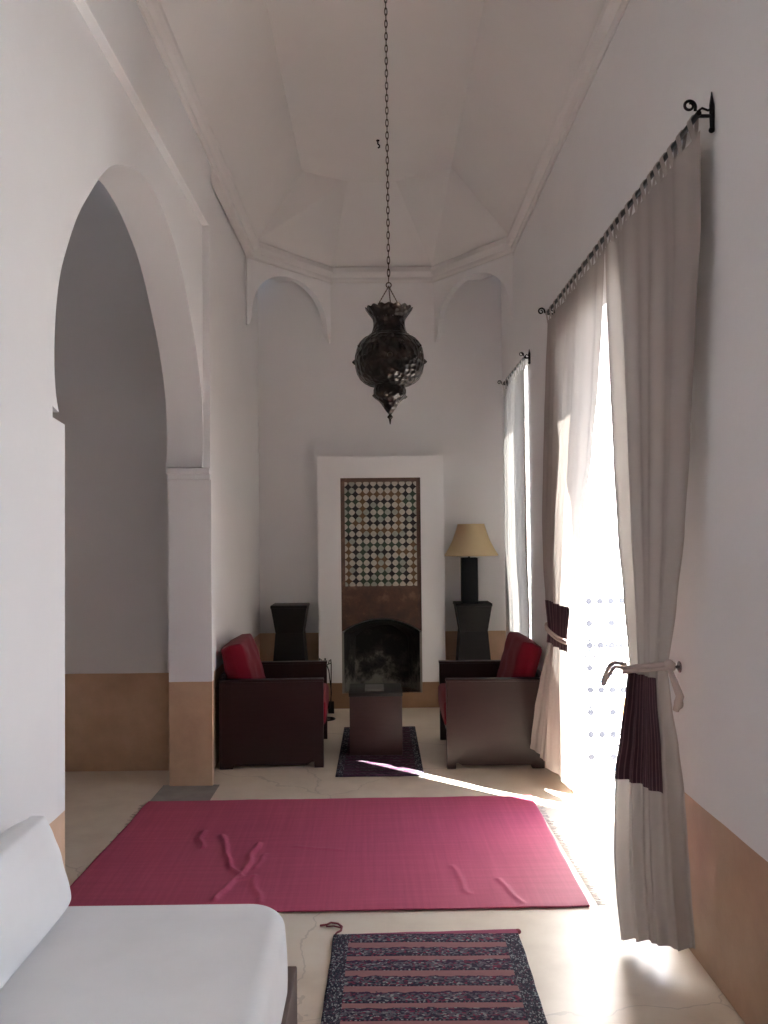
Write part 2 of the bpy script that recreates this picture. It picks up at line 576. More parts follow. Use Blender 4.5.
# side room beyond the arch
bm = bmesh.new(); box(bm, -4.2, XL - .24, 5.52, 5.7, 0, 4.9)
struct('wall_side_room_back', bm, M_WALL, 'shaded white and ochre wall seen through the arch', 'wall')
bm = bmesh.new(); box(bm, -4.2, -4.0, YB, 5.6, 0, 4.9)
box(bm, -4.2, XL - .24, YB - .2, YB, 0, 4.9)
struct('wall_side_room_left', bm, M_WALL, 'far white wall of the side room', 'wall')
bm = bmesh.new(); box(bm, -4.2, XL - .2, YB - .2, 5.7, 4.75, 4.9)
struct('ceiling_side_room', bm, M_CEIL, 'plain ceiling of the side room', 'ceiling')

# right wall with three openings down to the floor
bm = bmesh.new()
pts = [(YB - .2, 0)]
for (a, b_, h) in OPEN:
    pts += [(a, 0), (a, h), (b_, h), (b_, 0)]
pts += [(Y1 + .2, 0), (Y1 + .2, 4.6), (YB - .2, 4.6)]
prism(bm, pts, 'x', XR, XR + .42)
for v in bm.verts:
    if v.co.y > 7.5 and v.co.x < XR + .1:
        v.co.x += .045
struct('wall_right', bm, M_WALLR, 'thick white right wall with ochre dado and curtained openings', 'wall')

bm = bmesh.new(); box(bm, XL - .3, XR + .3, Y1, Y1 + .2, 0, 4.6)
struct('wall_back', bm, M_WALL, 'white end wall behind the fireplace', 'wall')
bm = bmesh.new(); box(bm, XL - .3, XR + .4, YB - .2, YB, 0, 4.6)
struct('wall_front', bm, M_WALL, 'white wall behind the camera', 'wall')

# corner squinches
def squinch(A, B):
    bm = bmesh.new()
    A, B = Vector((A[0], A[1], 0)), Vector((B[0], B[1], 0))
    L = (B - A).length
    d = (B - A).normalized()
    nrm = Vector((-d.y, d.x, 0))
    if nrm.y < 0:
        nrm = -nrm
    c, r, zs, zt = L / 2, L / 2 - .05, 3.33, 3.745
    arc = []
    for k in range(25):
        a = PI * k / 24
        arc.append((c - r * math.cos(a), zs + (zt - zs) * math.sin(a) ** 0.85))
    pts = [(0, zs - .08), (0, ZC + .06), (L, ZC + .06), (L, zs - .08), (L - .02, zs - .08)] + arc[::-1] + [(.02, zs - .08)]
    n = len(pts)
    f0 = [bm.verts.new(A + d * s + Vector((0, 0, z))) for s, z in pts]
    f1 = [bm.verts.new(A + d * s + nrm * .06 + Vector((0, 0, z))) for s, z in pts]
    bm.faces.new(f0); bm.faces.new(f1[::-1])
    for i in range(n):
        j = (i + 1) % n
        bm.faces.new((f0[i], f0[j], f1[j], f1[i]))
    # flat soffit over the recess behind the arch
    cap = [A, B, B + nrm * .35, A + nrm * .35]
    bm.faces.new([bm.verts.new((p.x, p.y, ZC + .02)) for p in cap])
    return bm
P_L, P_LB, P_RB, P_R = (-1.07, 6.97), (-.42, Y1), (.52, Y1), (XR + .02, 6.9)
struct('trim_2', squinch(P_L, P_LB), M_PLAIN, 'blind arched squinch across the left end corner below the cornice', 'squinch')
struct('trim_3', squinch(P_R, P_RB), M_PLAIN, 'blind arched squinch across the right end corner below the cornice', 'squinch')

# cornice and tray ceiling
path = [Vector(p) for p in ((XL, YB), (XL, P_L[1]), P_LB, P_RB, P_R, (XR, YB))]
def inward(i, d):
    n = len(path)
    def nrm(a, b_):
        t = (b_ - a).normalized()
        return Vector((t.y, -t.x))
    if i == 0:
        return path[0] + nrm(path[0], path[1]) * d
    if i == n - 1:
        return path[-1] + nrm(path[-2], path[-1]) * d
    a, b_ = nrm(path[i - 1], path[i]), nrm(path[i], path[i + 1])
    m = (a + b_).normalized()
    return path[i] + m * (d / max(0.3, m.dot(a)))
bm = bmesh.new()
prof = [(-.05, ZC - .0), (.012, ZC), (.018, ZC + .018), (.018, ZC + .045), (.04, ZC + .06), (.055, ZC + .085), (.055, ZC + .12), (.03, ZC + .12), (.03, ZC + .15), (-.05, ZC + .15)]
rings = [[bm.verts.new((*inward(i, d), z)) for d, z in prof] for i in range(len(path))]
for a, b_ in zip(rings, rings[1:]):
    for k in range(len(prof)):
        j = (k + 1) % len(prof)
        bm.faces.new((a[k], a[j], b_[j], b_[k]))
struct('trim_4', bm, M_CEIL, 'stepped plaster cornice running round the top of the walls', 'cornice')
bm = bmesh.new()
low = [bm.verts.new((*inward(i, .035), ZC + .14)) for i in range(6)]
top = [(-.605, YB), (-.605, 6.92), (-.24, 7.13), (.17, 7.13), (.62, 6.87), (.63, YB)]
ZT = 4.5
hi = [bm.verts.new((x, y, ZT)) for x, y in top]
for i in range(5):
    bm.faces.new((low[i], low[i + 1], hi[i + 1], hi[i]))
bm.faces.new(hi)
low2 = [bm.verts.new((v.co.x * 1.35, v.co.y + (.4 if v.co.y > 0 else -.1), ZC + .14)) for v in low]
hi2 = [bm.verts.new((v.co.x * 1.35, v.co.y + (.4 if v.co.y > 0 else -.1), ZT + .25)) for v in hi]
for i in range(5):
    bm.faces.new((low2[i], low2[i + 1], hi2[i + 1], hi2[i]))
    bm.faces.new((low[i], low[i + 1], low2[i + 1], low2[i]))
bm.faces.new(hi2)
struct('ceiling', bm, M_CEIL, 'pale tray ceiling with sloping sides and faceted end', 'ceiling')

# tiled reveal of the open garden door: zellige on the far jamb
def zellige_jamb(y, x0, x1, z0, z1):
    bm = bmesh.new()
    mats = [T_WHITE, T_NAVY, T_OCHRE, T_BLUE]
    box(bm, x0, x1, y - .006, y + .002, z0, z1)
    def poly(cx, cz, r, n, rot, mi, dy=.0085):
        f = bm.faces.new([bm.verts.new((cx + r * math.cos(rot + 2 * PI * k / n), y - dy, cz + r * math.sin(rot + 2 * PI * k / n))) for k in range(n)])
        f.material_index = mi
    def rect(a, b_, c, d, mi):
        f = bm.faces.new([bm.verts.new(p) for p in ((a, y - .0095, c), (b_, y - .0095, c), (b_, y - .0095, d), (a, y - .0095, d))])
        f.material_index = mi
    p = .0635
    nx, nz = int((x1 - x0 - .06) / p), int((z1 - z0 - .08) / p)
    for i in range(nx):
        for j in range(nz):
            cx, cz = x0 + .055 + p * (i + .5), z0 + .06 + p * (j + .5)
            mi = (1 if j % 4 in (0, 2) else 0) or (3 if (j % 4 == 1) else 2)
            if j % 4 == 2 and i % 2:
                mi = 2
            poly(cx, cz, .019, 8, PI / 8, mi)
            for a in range(4):
                poly(cx + .0265 * math.cos(a * PI / 2), cz + .0265 * math.sin(a * PI / 2), .0075, 4, 0, 1 if (i + j) % 2 else mi)
            poly(cx + p / 2, cz + p / 2, .008, 4, PI / 4, 1)
    rect(x0, x1, z0, z0 + .045, 3)
    rect(x0, x0 + .04, z0 + .045, z0 + .24, 3)
    return obj('trim_5', bm, mats)
tag(zellige_jamb(4.9, XR + .015, XR + .42, 0.0, 1.18), 'white, navy and blue mosaic tile dado on the far door jamb', 'tile panel', kind='structure')

# added unseen door: near leaf shut to narrow the sun, far leaf open
def added_leaf(parent, y0, y1, x, open_ang=None):
    bm = bmesh.new()
    w = y1 - y0
    for a, b_ in ((0, .1), (w - .1, w)):
        box(bm, 0, .045, a, b_, .02, 2.58, .004, 1)
    for a, b_ in ((.02, .16), (1.15, 1.27), (2.46, 2.58)):
        box(bm, .001, .044, .1, w - .1, a, b_, .004, 1)
    for a, b_ in ((.16, 1.15), (1.27, 2.46)):
        box(bm, .012, .032, .09, w - .09, a, b_)
    o = obj('added_leaf', bm, M_WOOD, parent)
    o.location = (x, y0, 0)
    return o
dr = bpy.data.objects.new('added_door', None); COL.objects.link(dr); dr.location = (XR + .42, 3.3, 0)
tag(dr, 'added dark panelled door, unseen behind the beige curtains, near leaf shut to narrow the sun', 'door', kind='structure')
leaf = added_leaf(dr, 0.005, .862, -.05)
leaf2 = added_leaf(dr, 1.62, 2.52, .01)

def window_frame(name, y0, y1, h, label):
    bm = bmesh.new()
    x0, x1 = XR + .30, XR + .35
    box(bm, x0, x1, y0, y0 + .06, 0, h); box(bm, x0, x1, y1 - .06, y1, 0, h)
    box(bm, x0, x1, y0 + .06, y1 - .06, h - .06, h); box(bm, x0, x1, y0 + .06, y1 - .06, 0, .06)
    m = (y0 + y1) / 2
    box(bm, x0 + .005, x1 - .005, m - .03, m + .03, .06, h - .06)
    box(bm, x0 + .01, x1 - .01, y0 + .06, y1 - .06, .9, .96)
    return struct(name, bm, M_WOOD, label, 'window')
window_frame('window_1', 6.22, 7.02, 2.74, 'dark window frame behind the pale far curtain')
window_frame('window_2', 0.12, 0.80, 2.3, 'dark window frame beside the camera')

bm = bmesh.new(); box(bm, 1.52, 5.6, -6, 1.2, 2.95, 3.15)  # unseen roof on posts, added to keep direct sun out of the near window
for yy in (-5.7, -3.4, -1.1, 1.0):
    box(bm, 5.3, 5.55, yy, yy + .2, -.02, 2.95)
struct('sun_block_roof', bm, M_PLAIN, 'added flat roof on square posts, unseen, blocking the sun from the near window', 'sun blocker')

# ------------------------------------------------------------------ fireplace
CX0, CX1, CY = -.535, .565, 7.41
fp = empty('fireplace', (0, CY, 0), 'white chimney breast with mosaic tile panel and blackened arched hearth on end wall', 'fireplace')
bm = bmesh.new()
OX0, OX1, OZ0, OZ1 = -.335, .362, .13, 2.0
D = Y1 - CY
for a in ((CX0, OX0, 0, 2.19), (OX1, CX1, 0, 2.19), (OX0, OX1, OZ1, 2.19), (OX0, OX1, 0, OZ0)):
    box(bm, a[0], a[1], 0, D, a[2], a[3])
bmesh.ops.remove_doubles(bm, verts=bm.verts[:], dist=1e-5)
obj('chimney_breast', bm, M_CHIM, fp)
# firebox behind the mouth
bm = bmesh.new()
n = 24
zc, zt = .65, .765
mouth = [(OX0 + .012, OZ0)] + [(OX0 + .012 + (OX1 - OX0 - .024) * k / n, zc + (zt - zc) * math.sin(PI * k / n) ** .8) for k in range(n + 1)] + [(OX1 - .012, OZ0)]
rows = []
for q in range(9):
    t = q / 8
    sx = 1 - .30 * t
    row = []
    for k, (x, z) in enumerate(mouth):
        nx_ = (x - .013) * sx + .013
        nz_ = OZ0 + (z - OZ0) * (1 - .12 * t)
        dd = noise.noise(Vector((nx_ * 6, t * 4, nz_ * 6))) * .02 * t
        row.append(bm.verts.new((nx_ + dd, .03 + t * .24, nz_ + (dd if z > OZ0 else 0))))
    rows.append(row)
for q in range(8):
    for k in range(len(mouth) - 1):
        bm.faces.new((rows[q][k], rows[q][k + 1], rows[q + 1][k + 1], rows[q + 1][k]))
bm.faces.new(rows[-1])
for q in range(8):
    bm.faces.new((rows[q][0], rows[q + 1][0], rows[q + 1][-1], rows[q][-1]))
obj('firebox', bm, M_SOOT, fp)
# lintel: slab from the tile panel down to the arched mouth
bm = bmesh.new()
arc = [(OX0 + (OX1 - OX0) * k / n, .655 + .118 * math.sin(PI * k / n) ** .8) for k in range(n + 1)]
prism(bm, [(OX0, 1.055), (OX0, .655)] + arc[1:-1] + [(OX1, .655), (OX1, 1.055)], 'y', .022, .06)
obj('hearth_lintel', bm, M_LINTEL, fp)
M_JAMB = simple('smoke stained pale plaster', (0.24, 0.22, 0.20), .8)
for a, b_ in ((OX0, OX0 + .018), (OX1 - .018, OX1)):
    bm = bmesh.new()
    box(bm, a, b_, .012, .06, OZ0, .655)
    obj('hearth_jamb', bm, M_JAMB, fp)
# frame round the tiles
bm = bmesh.new()
box(bm, OX0, OX0 + .035, .012, .05, 1.055, OZ1); box(bm, OX1 - .035, OX1, .012, .05, 1.055, OZ1)
box(bm, OX0 + .035, OX1 - .035, .012, .05, OZ1 - .035, OZ1)
obj('tile_frame', bm, M_LINTEL, fp)
grid = ["KKKKKKKKKK", "GKBBBBBBKG", "GGBKKKKBGG", "GKBKGGKBKG", "GKBKGGKBKK", "GBBKKKKBKK", "GKBBBBBBKK", "KKKKKKKKKK",
        "BKGGGGGGKB", "BKGKKKKBBB", "BKGKBBKGKB", "BKGKBBKGKB", "BKGKGGKGKB", "BKGGGGGGKB"]
bm = bmesh.new()
px0, px1, pz0, pz1 = OX0 + .035, OX1 - .035, 1.055, OZ1 - .035
box(bm, px0, px1, .02, .05, pz0, pz1)
for f in bm.faces:
    f.material_index = 5
px = (px1 - px0) / 10.0
pz = (pz1 - pz0) / 14.4
def diamond(bm, cx, cz, a, b_, mi, y=.017, e=1.7):
    ps = []
    for k in range(16):
        t = 2 * PI * k / 16
        c, s = math.cos(t), math.sin(t)
        ps.append(bm.verts.new((min(max(cx + a * math.copysign(abs(c) ** e, c), px0), px1), y, min(max(cz + b_ * math.copysign(abs(s) ** e, s), pz0), pz1))))
    f = bm.faces.new(ps)
    f.material_index = mi
idx = {'K': 0, 'B': 1, 'G': 2}
for j, row in enumerate(grid):
    for i, ch in enumerate(row):
        diamond(bm, px0 + px * (i + .5), pz1 - pz * (j + .7), px * .50, pz * .50, idx[ch])
for j in range(15):
    for i in range(11):
        random.seed(i * 31 + j)
        diamond(bm, px0 + px * i, pz1 - pz * (j + .2), px * .43, pz * .43, 4 if random.random() < .25 else 3, .0162, 1.3)
obj('tile_panel', bm, [T_BLACK, T_BROWN, T_GREEN, T_PALE, T_PALE2, simple('brown grout', (.10, .07, .045), .8)], fp)

# ------------------------------------------------------------------ armchairs
def cushion_bm(w, h, t, nx=22, p=5.0, q=.5, wr=.006, seed=0.0):
    """pillow in the XZ plane (w along y, h along z, t along x), centred"""
    bm = bmesh.new()
    sides = []
    for s in (1, -1):
        g = []
        for i in range(nx + 1):
            row = []
            for j in range(nx + 1):
                u, v = -1 + 2 * i / nx, -1 + 2 * j / nx
                th = max(0.0, (1 - abs(u) ** p) * (1 - abs(v) ** p)) ** q
                pin = 1 - .03 * (abs(u * v)) ** 2
                wn = noise.noise(Vector((u * 2 + seed, v * 2, s * 3))) * wr * th
                row.append(bm.verts.new((s * (t / 2 * th * (.86 + .14 * math.cos(u * 1.2) * math.cos(v * 1.2)) + .0015) + wn, u * w / 2 * pin, v * h / 2 * pin)))
            g.append(row)
        for i in range(nx):
            for j in range(nx):
                f = (g[i][j], g[i + 1][j], g[i + 1][j + 1], g[i][j + 1])
                bm.faces.new(f if s > 0 else f[::-1])
        sides.append(g)
    a, b_ = sides
    for i in range(nx):
        for (x, y, x2, y2) in ((i, 0, i + 1, 0), (i, nx, i + 1, nx), (0, i, 0, i + 1), (nx, i, nx, i + 1)):
            bm.faces.new((a[x][y], a[x2][y2], b_[x2][y2], b_[x][y]))
    return bm

def make_armchair():
    t = empty('armchair', (0, 0, 0), 'x', 'armchair')
    dx, wy, hz = .335, .41, .555
    pts = [(-dx, 0), (-dx + .085, 0), (-dx + .095, .022), (dx - .105, .022), (dx - .075, .038), (dx - .062, .038), (dx - .06, 0), (dx, 0), (dx, hz), (-dx, hz)]
    for s in (-1, 1):
        bm = bmesh.new()
        y0, y1 = (wy - .05, wy) if s > 0 else (-wy, -wy + .05)
        prism(bm, pts, 'y', y0, y1)
        sp = obj('side_panel', bm, M_WOOD, t)
        bm = bmesh.new()
        box(bm, -dx - .004, dx + .004, y0 - .008, y1 + .008, hz, hz + .016, .004)
        obj('armrest', bm, M_WOOD, sp, True)
    bm = bmesh.new(); box(bm, -dx, -dx + .03, -wy + .05, wy - .05, .12, .60, .006)
    obj('backrest', bm, M_WOOD, t, True)
    bm = bmesh.new(); box(bm, -dx + .04, dx - .02, -wy + .05, wy - .05, .16, .25, .004)
    obj('seat_frame', bm, M_WOOD, t, True)
    bm = bmesh.new(); box(bm, -dx + .05, dx + .015, -wy + .056, wy - .056, .25, .42, .035, 4)
    obj('seat_cushion', bm, M_RED, t, True)
    bm = cushion_bm(.69, .40, .175, nx=30, p=12, q=.25, wr=.012)
    o = obj('back_cushion', bm, M_RED, t, 'all')
    o.location = (-.225, 0, .598)
    o.rotation_euler = (0, math.radians(-17), 0)
    return t
ch = make_armchair()
ch.location = (-.722, 5.945, 0); ch.rotation_euler.z = math.radians(1.8)
ch['label'] = 'dark wooden box armchair with red cushions against the left wall, beside the pillar'
ch['group'] = 'pair of box armchairs by the fireplace'
c2 = copy_tree(ch)
c2.scale.x = .93
c2.location = (.737, 5.88, 0); c2.rotation_euler.z = PI - math.radians(.8)
c2['label'] = 'dark wooden box armchair with red cushions on the right, partly behind the beige curtain'

# ------------------------------------------------------------------ pedestals, lamp, coffee table
def make_pedestal():
    t = empty('pedestal_table', (0, 0, 0), 'x', 'side table', group='pair of hourglass pedestals in the end corners')
    def frus(bm, z0, w0, z1, w1):
        vs = [[bm.verts.new((sx * w, sy * w, z)) for sx, sy in ((-1, -1), (1, -1), (1, 1), (-1, 1))] for z, w in ((z0, w0), (z1, w1))]
        bm.faces.new(vs[0][::-1]); bm.faces.new(vs[1])
        for k in range(4):
            bm.faces.new((vs[0][k], vs[0][(k + 1) % 4], vs[1][(k + 1) % 4], vs[1][k]))
    bm = bmesh.new(); frus(bm, 0, .17, .67, .118)
    obj('base', bm, M_WOOD2, t)
    bm = bmesh.new(); frus(bm, .67, .116, .885, .150)
    obj('column', bm, M_WOOD2, t)
    bm = bmesh.new(); box(bm, -.155, .155, -.155, .155, .885, .91, .004)
    obj('tabletop', bm, M_WOOD2, t, True)
    return t
pd = make_pedestal()
pd.location = (-.775, 7.38, 0)
pd['label'] = 'dark hourglass pedestal table with bare top in the left end corner'
pd2 = copy_tree(pd)
pd2.location = (.80, 7.38, 0)
pd2['label'] = 'dark hourglass pedestal table under the lamp in the right end corner'

lamp = empty('table_lamp', (.775, 7.36, .911), 'table lamp with square black base and flared straw coloured shade', 'lamp')
bm = bmesh.new(); box(bm, -.068, .068, -.068, .068, 0, .385, .004)
obj('base', bm, M_LAMPBASE, lamp, True)
bm = bmesh.new(); tube(bm, [(0, 0, .384), (0, 0, .60)], .008, 10)
obj('stem', bm, M_IRON, lamp, True)
bm = bmesh.new()
prof = [(.228, .402), (.233, .408), (.222, .425), (.192, .475), (.164, .53), (.138, .60), (.117, .668), (.116, .676)]
rows, _ = lathe(bm, prof, 48, .02, 0)
rows2, _ = lathe(bm, [(r - .003, z) for r, z in prof], 48, .02, 0)
for a, b_ in ((rows[0], rows2[0]), (rows[-1], rows2[-1])):
    for k in range(48):
        bm.faces.new((a[k], a[(k + 1) % 48], b_[(k + 1) % 48], b_[k]))
shd = obj('lamp_shade', bm, M_SHADE, lamp, 'all')
bm = bmesh.new()
for a in range(3):
    tube(bm, [(0, 0, .598), (.02 + .112 * math.cos(a * 2.094), .112 * math.sin(a * 2.094), .655)], .003, 6)
obj('shade_carrier', bm, M_IRON, shd)

ct = empty('coffee_table', (-.037, 5.98, .0105), 'dark brown wooden cube coffee table on the small plum rug', 'coffee table', rz=math.radians(.6))
bm = bmesh.new(); box(bm, -.178, .178, -.185, .185, 0, .395, .004)
obj('body', bm, M_TABLE, ct, True)
bm = bmesh.new(); box(bm, -.183, .183, -.19, .19, .395, .42, .004)
obj('tabletop', bm, M_WOOD2, ct, True)
bm = bmesh.new(); box(bm, -.065, .065, -.10, .10, 0, .014, .002)
o = obj('ashtray', bm, simple('dull grey metal', (.22, .21, .19), .5, .2), None, True)
bm2 = None
o.location = (-.045, 5.95, .4312)
tag(o, 'small flat grey booklet lying on the cube coffee table', 'booklet')
o.name = 'booklet'; o.data.name = 'booklet'

# iron fire tools standing between the left armchair and the chimney
ft = empty('fire_tools', (-.452, 6.97, 0), 'thin black iron fire tools standing left of the hearth', 'fire tools')
bm = bmesh.new()
tube(bm, [(.075 * math.cos(a * PI / 12), .06 * math.sin(a * PI / 12), .008) for a in range(24)], .006, 6, closed=True)
tube(bm, [(-.075, 0, .008), (.075, 0, .008)], .005, 6)
tube(bm, [(0, 0, .008), (0, 0, .50)], .006, 8)
tube(bm, [(-.05, 0, .46), (0, 0, .44), (.05, 0, .46)], .004, 6)
obj('stand', bm, M_IRON, ft, True)
def hook(x, top, bot, sx):
    bm = bmesh.new()
    pts = [(x + .018 * sx, 0, top - .03), (x + .012 * sx, 0, top), (x, 0, top + .01), (x - .004 * sx, 0, top - .03), (x, 0, bot)]
    tube(bm, pts, .0045, 7)
    return bm
o = obj('poker', hook(-.045, .49, .06, 1), M_IRON, ft, True)
bm = hook(.045, .48, .14, -1)
box(bm, .02, .07, -.004, .004, .05, .15, .003)
obj('shovel', bm, M_IRON, ft, True)
bm = bmesh.new()
tube(bm, [(.005, -.01, .47), (.03, -.012, .40), (.05, -.014, .22), (.035, -.014, .09)], .0045, 7)
tube(bm, [(-.005, -.01, .47), (.0, -.012, .40), (-.02, -.014, .22), (.01, -.014, .09)], .0045, 7)
obj('tongs', bm, M_IRON, ft, True)

# ------------------------------------------------------------------ rugs
def rug_bm(w, d, nx, ny, th=.006, hfun=None, edge=None):
    bm = bmesh.new()
    topg, botg = [], []
    for i in range(nx + 1):
        a, b_ = [], []
        for j in range(ny + 1):
            x, y = -w / 2 + w * i / nx, -d + d * j / ny
            dx, dy = edge(x, y) if edge else (0, 0)
            h = hfun(x, y) if hfun else 0
            a.append(bm.verts.new((x + dx, y + dy, th + h)))
            b_.append(bm.verts.new((x + dx, y + dy, h * .98 + .0005)))
        topg.append(a); botg.append(b_)
    for i in range(nx):
        for j in range(ny):
            bm.faces.new((topg[i][j], topg[i + 1][j], topg[i + 1][j + 1], topg[i][j + 1]))
            bm.faces.new((botg[i][j], botg[i][j + 1], botg[i + 1][j + 1], botg[i + 1][j]))
    for i in range(nx):
        for j in (0, ny):
            bm.faces.new((topg[i][j], topg[i + 1][j], botg[i + 1][j], botg[i][j]))
    for j in range(ny):
        for i in (0, nx):
            bm.faces.new((topg[i][j], topg[i][j + 1], botg[i][j + 1], botg[i][j]))
    return bm

def px_floor(x, y):
    """floor point seen at pixel (x, y)"""
    d = CAM_M.to_3x3() @ Vector(((x - 384) / F_PX, -(y - 512) / F_PX, -1))
    t = -1.5 / d.z
    return d.x * t, d.y * t

RR0 = px_floor(150, 803); RR1 = px_floor(530, 797); RR2 = px_floor(590, 909)
RW = 2.17
ang = math.atan2(RR1[1] - RR0[1], RR1[0] - RR0[0])
rc = ((RR0[0] + RR1[0]) / 2, (RR0[1] + RR1[1]) / 2)
segs_px = [((205, 833), (207, 850), .016), ((225, 838), (238, 872), .020), ((238, 872), (247, 880), .02), ((263, 846), (250, 872), .020), ((250, 872), (240, 884), .018),
           ((272, 858), (262, 870), .012), ((240, 884), (224, 902), .022), ((240, 884), (262, 878), .015), ((262, 878), (268, 905), .012), ((300, 848), (345, 852), .006), ((458, 868), (478, 895), .006), ((505, 880), (530, 905), .007)]
ca, sa = math.cos(-ang), math.sin(-ang)
def to_rug(p):
    x, y = p[0] - rc[0], p[1] - rc[1]
    return Vector((x * ca - y * sa, x * sa + y * ca))
SEG = [(to_rug(px_floor(*a)), to_rug(px_floor(*b_)), h) for a, b_, h in segs_px]
def wrinkle(x, y):
    h = .0018 * (1 + noise.noise(Vector((x * 3, y * 3, 0)))) 
    h += .0022 * max(0, noise.noise(Vector((x * 9 + 5, y * 2, 0))))
    p = Vector((x + .022 * noise.noise(Vector((x * 9, y * 9, 11))), y + .022 * noise.noise(Vector((x * 9, y * 9, 23)))))
    e = 0.0
    for a, b_, hh in SEG:
        ab = b_ - a
        t = max(0, min(1, (p - a).dot(ab) / ab.length_squared))
        dd = (p - a - ab * t).length
        e = max(e, .62 * hh * math.exp(-(dd / .013) ** 2))
    return h + e
def rr_edge(x, y):
    return (.008 * noise.noise(Vector((0, y * 4, 3))) + .04 * (y / 1.44), .006 * noise.noise(Vector((x * 5, 0, 1))))
rug = obj('red_rug', rug_bm(RW, 1.44, 300, 190, .006, wrinkle, rr_edge), M_REDRUG, None, 'all')
rug.location = (rc[0], rc[1], 0.0015); rug.rotation_euler.z = ang
tag(rug, 'large rumpled plain crimson flatweave rug lying across the floor', 'rug')
M_FRINGE = fabric('rug fringe yarn', (.60, .50, .46))
random.seed(3)
for s in (-1, 1):
    bm = bmesh.new()
    for k in range(95):
        y = -.01 - 1.42 * (k + random.random() * .6) / 95
        L = random.uniform(.015, .042)
        a = random.uniform(-.8, .8)
        p0 = Vector((s * RW / 2 - s * .004, y, .004))
        p1 = p0 + Vector((s * L * math.cos(a) * .5, L * math.sin(a) * .3, -.001))
        p2 = p0 + Vector((s * L * math.cos(a), L * math.sin(a) * .8, -.001))
        tube(bm, [p0, p1, p2], .0016, 4)
    f = obj('fringe', bm, M_FRINGE, rug)
    f['kind'] = 'stuff'

K0 = px_floor(333, 938); K1 = px_floor(518, 932); K2 = px_floor(320, 1023); K3 = px_floor(548, 1023)
KR = math.atan2((K2[0] - K0[0] + K3[0] - K1[0]) / 2, -(K2[1] - K0[1] + K3[1] - K1[1]) / 2)
KS = math.tan(math.atan2(K1[1] - K0[1], K1[0] - K0[0]) - KR)
kil = obj('striped_rug', rug_bm(.69, 1.15, 70, 110, .009, lambda x, y: .002 * (1 + noise.noise(Vector((x * 5, y * 5, 2)))) , lambda x, y: (.004 * noise.noise(Vector((0, y * 8, 3))), .005 * noise.noise(Vector((x * 8, 0, 1))) + x * KS)), M_KILIM, None, 'all')
kil.location = ((K0[0] + K1[0]) / 2, (K0[1] + K1[1]) / 2, .0015)
kil.rotation_euler.z = KR
tag(kil, 'pink and navy banded kilim rug lying in front, nearest the camera', 'rug')
bm = bmesh.new()
def kl(px_, py_):
    p = px_floor(px_, py_)
    return p
loc = kil.location
cord = [kl(334, 938), kl(337, 934), kl(341, 932), kl(342, 928), kl(338, 925), (kl(331, 924)), kl(327, 926), kl(320, 927)]
r_ = -kil.rotation_euler.z
def rot_to(p):
    x, y = p[0] - loc.x, p[1] - loc.y
    return (x * math.cos(r_) - y * math.sin(r_), x * math.sin(r_) + y * math.cos(r_), .004)
tube(bm, [rot_to(p) for p in cord], .0038, 6)
tube(bm, [rot_to(p) for p in (kl(341, 929), kl(334, 927.5), kl(326, 928))], .0032, 6)
obj('corner_cord', bm, simple('red yarn', (.25, .05, .06), .9), kil, 'all')
bm = bmesh.new(); ball(bm, rot_to(kl(518, 933)), .012, (1, 1, .8))
obj('corner_tassel', bm, bpy.data.materials['red yarn'], kil, 'all')

sr = obj('small_rug', rug_bm(.55, 1.34, 30, 60, .007, lambda x, y: .0012 * (1 + noise.noise(Vector((x * 5, y * 5, 7))))), M_KILIM2, None, 'all')
sr.location = (-.012, 6.655, .0015)
tag(sr, 'small dark plum patterned rug under the cube coffee table', 'rug')

# ------------------------------------------------------------------ sofa
sofa = empty('sofa', (0, 0, 0), 'dark wooden sofa frame along the left wall holding white cushions', 'sofa')
bm = bmesh.new()
box(bm, -.275, -.245, .3, 2.44, .07, .285, .004); box(bm, -1.01, -.98, .3, 2.44, .07, .285, .004)
box(bm, -.98, -.275, 2.41, 2.44, .07, .285, .004); box(bm, -.98, -.275, .3, .33, .07, .285, .004)
box(bm, -.98, -.275, .33, 2.41, .12, .17)
obj('frame', bm, M_SOFAWOOD, sofa, True)
for x, y in ((-.30, 2.37), (-.99, 2.37), (-.30, .32), (-.99, .32)):
    bm = bmesh.new(); box(bm, x, x + .05, y, y + .05, 0, .075, .004)
    obj('leg', bm, M_SOFAWOOD, sofa, True)

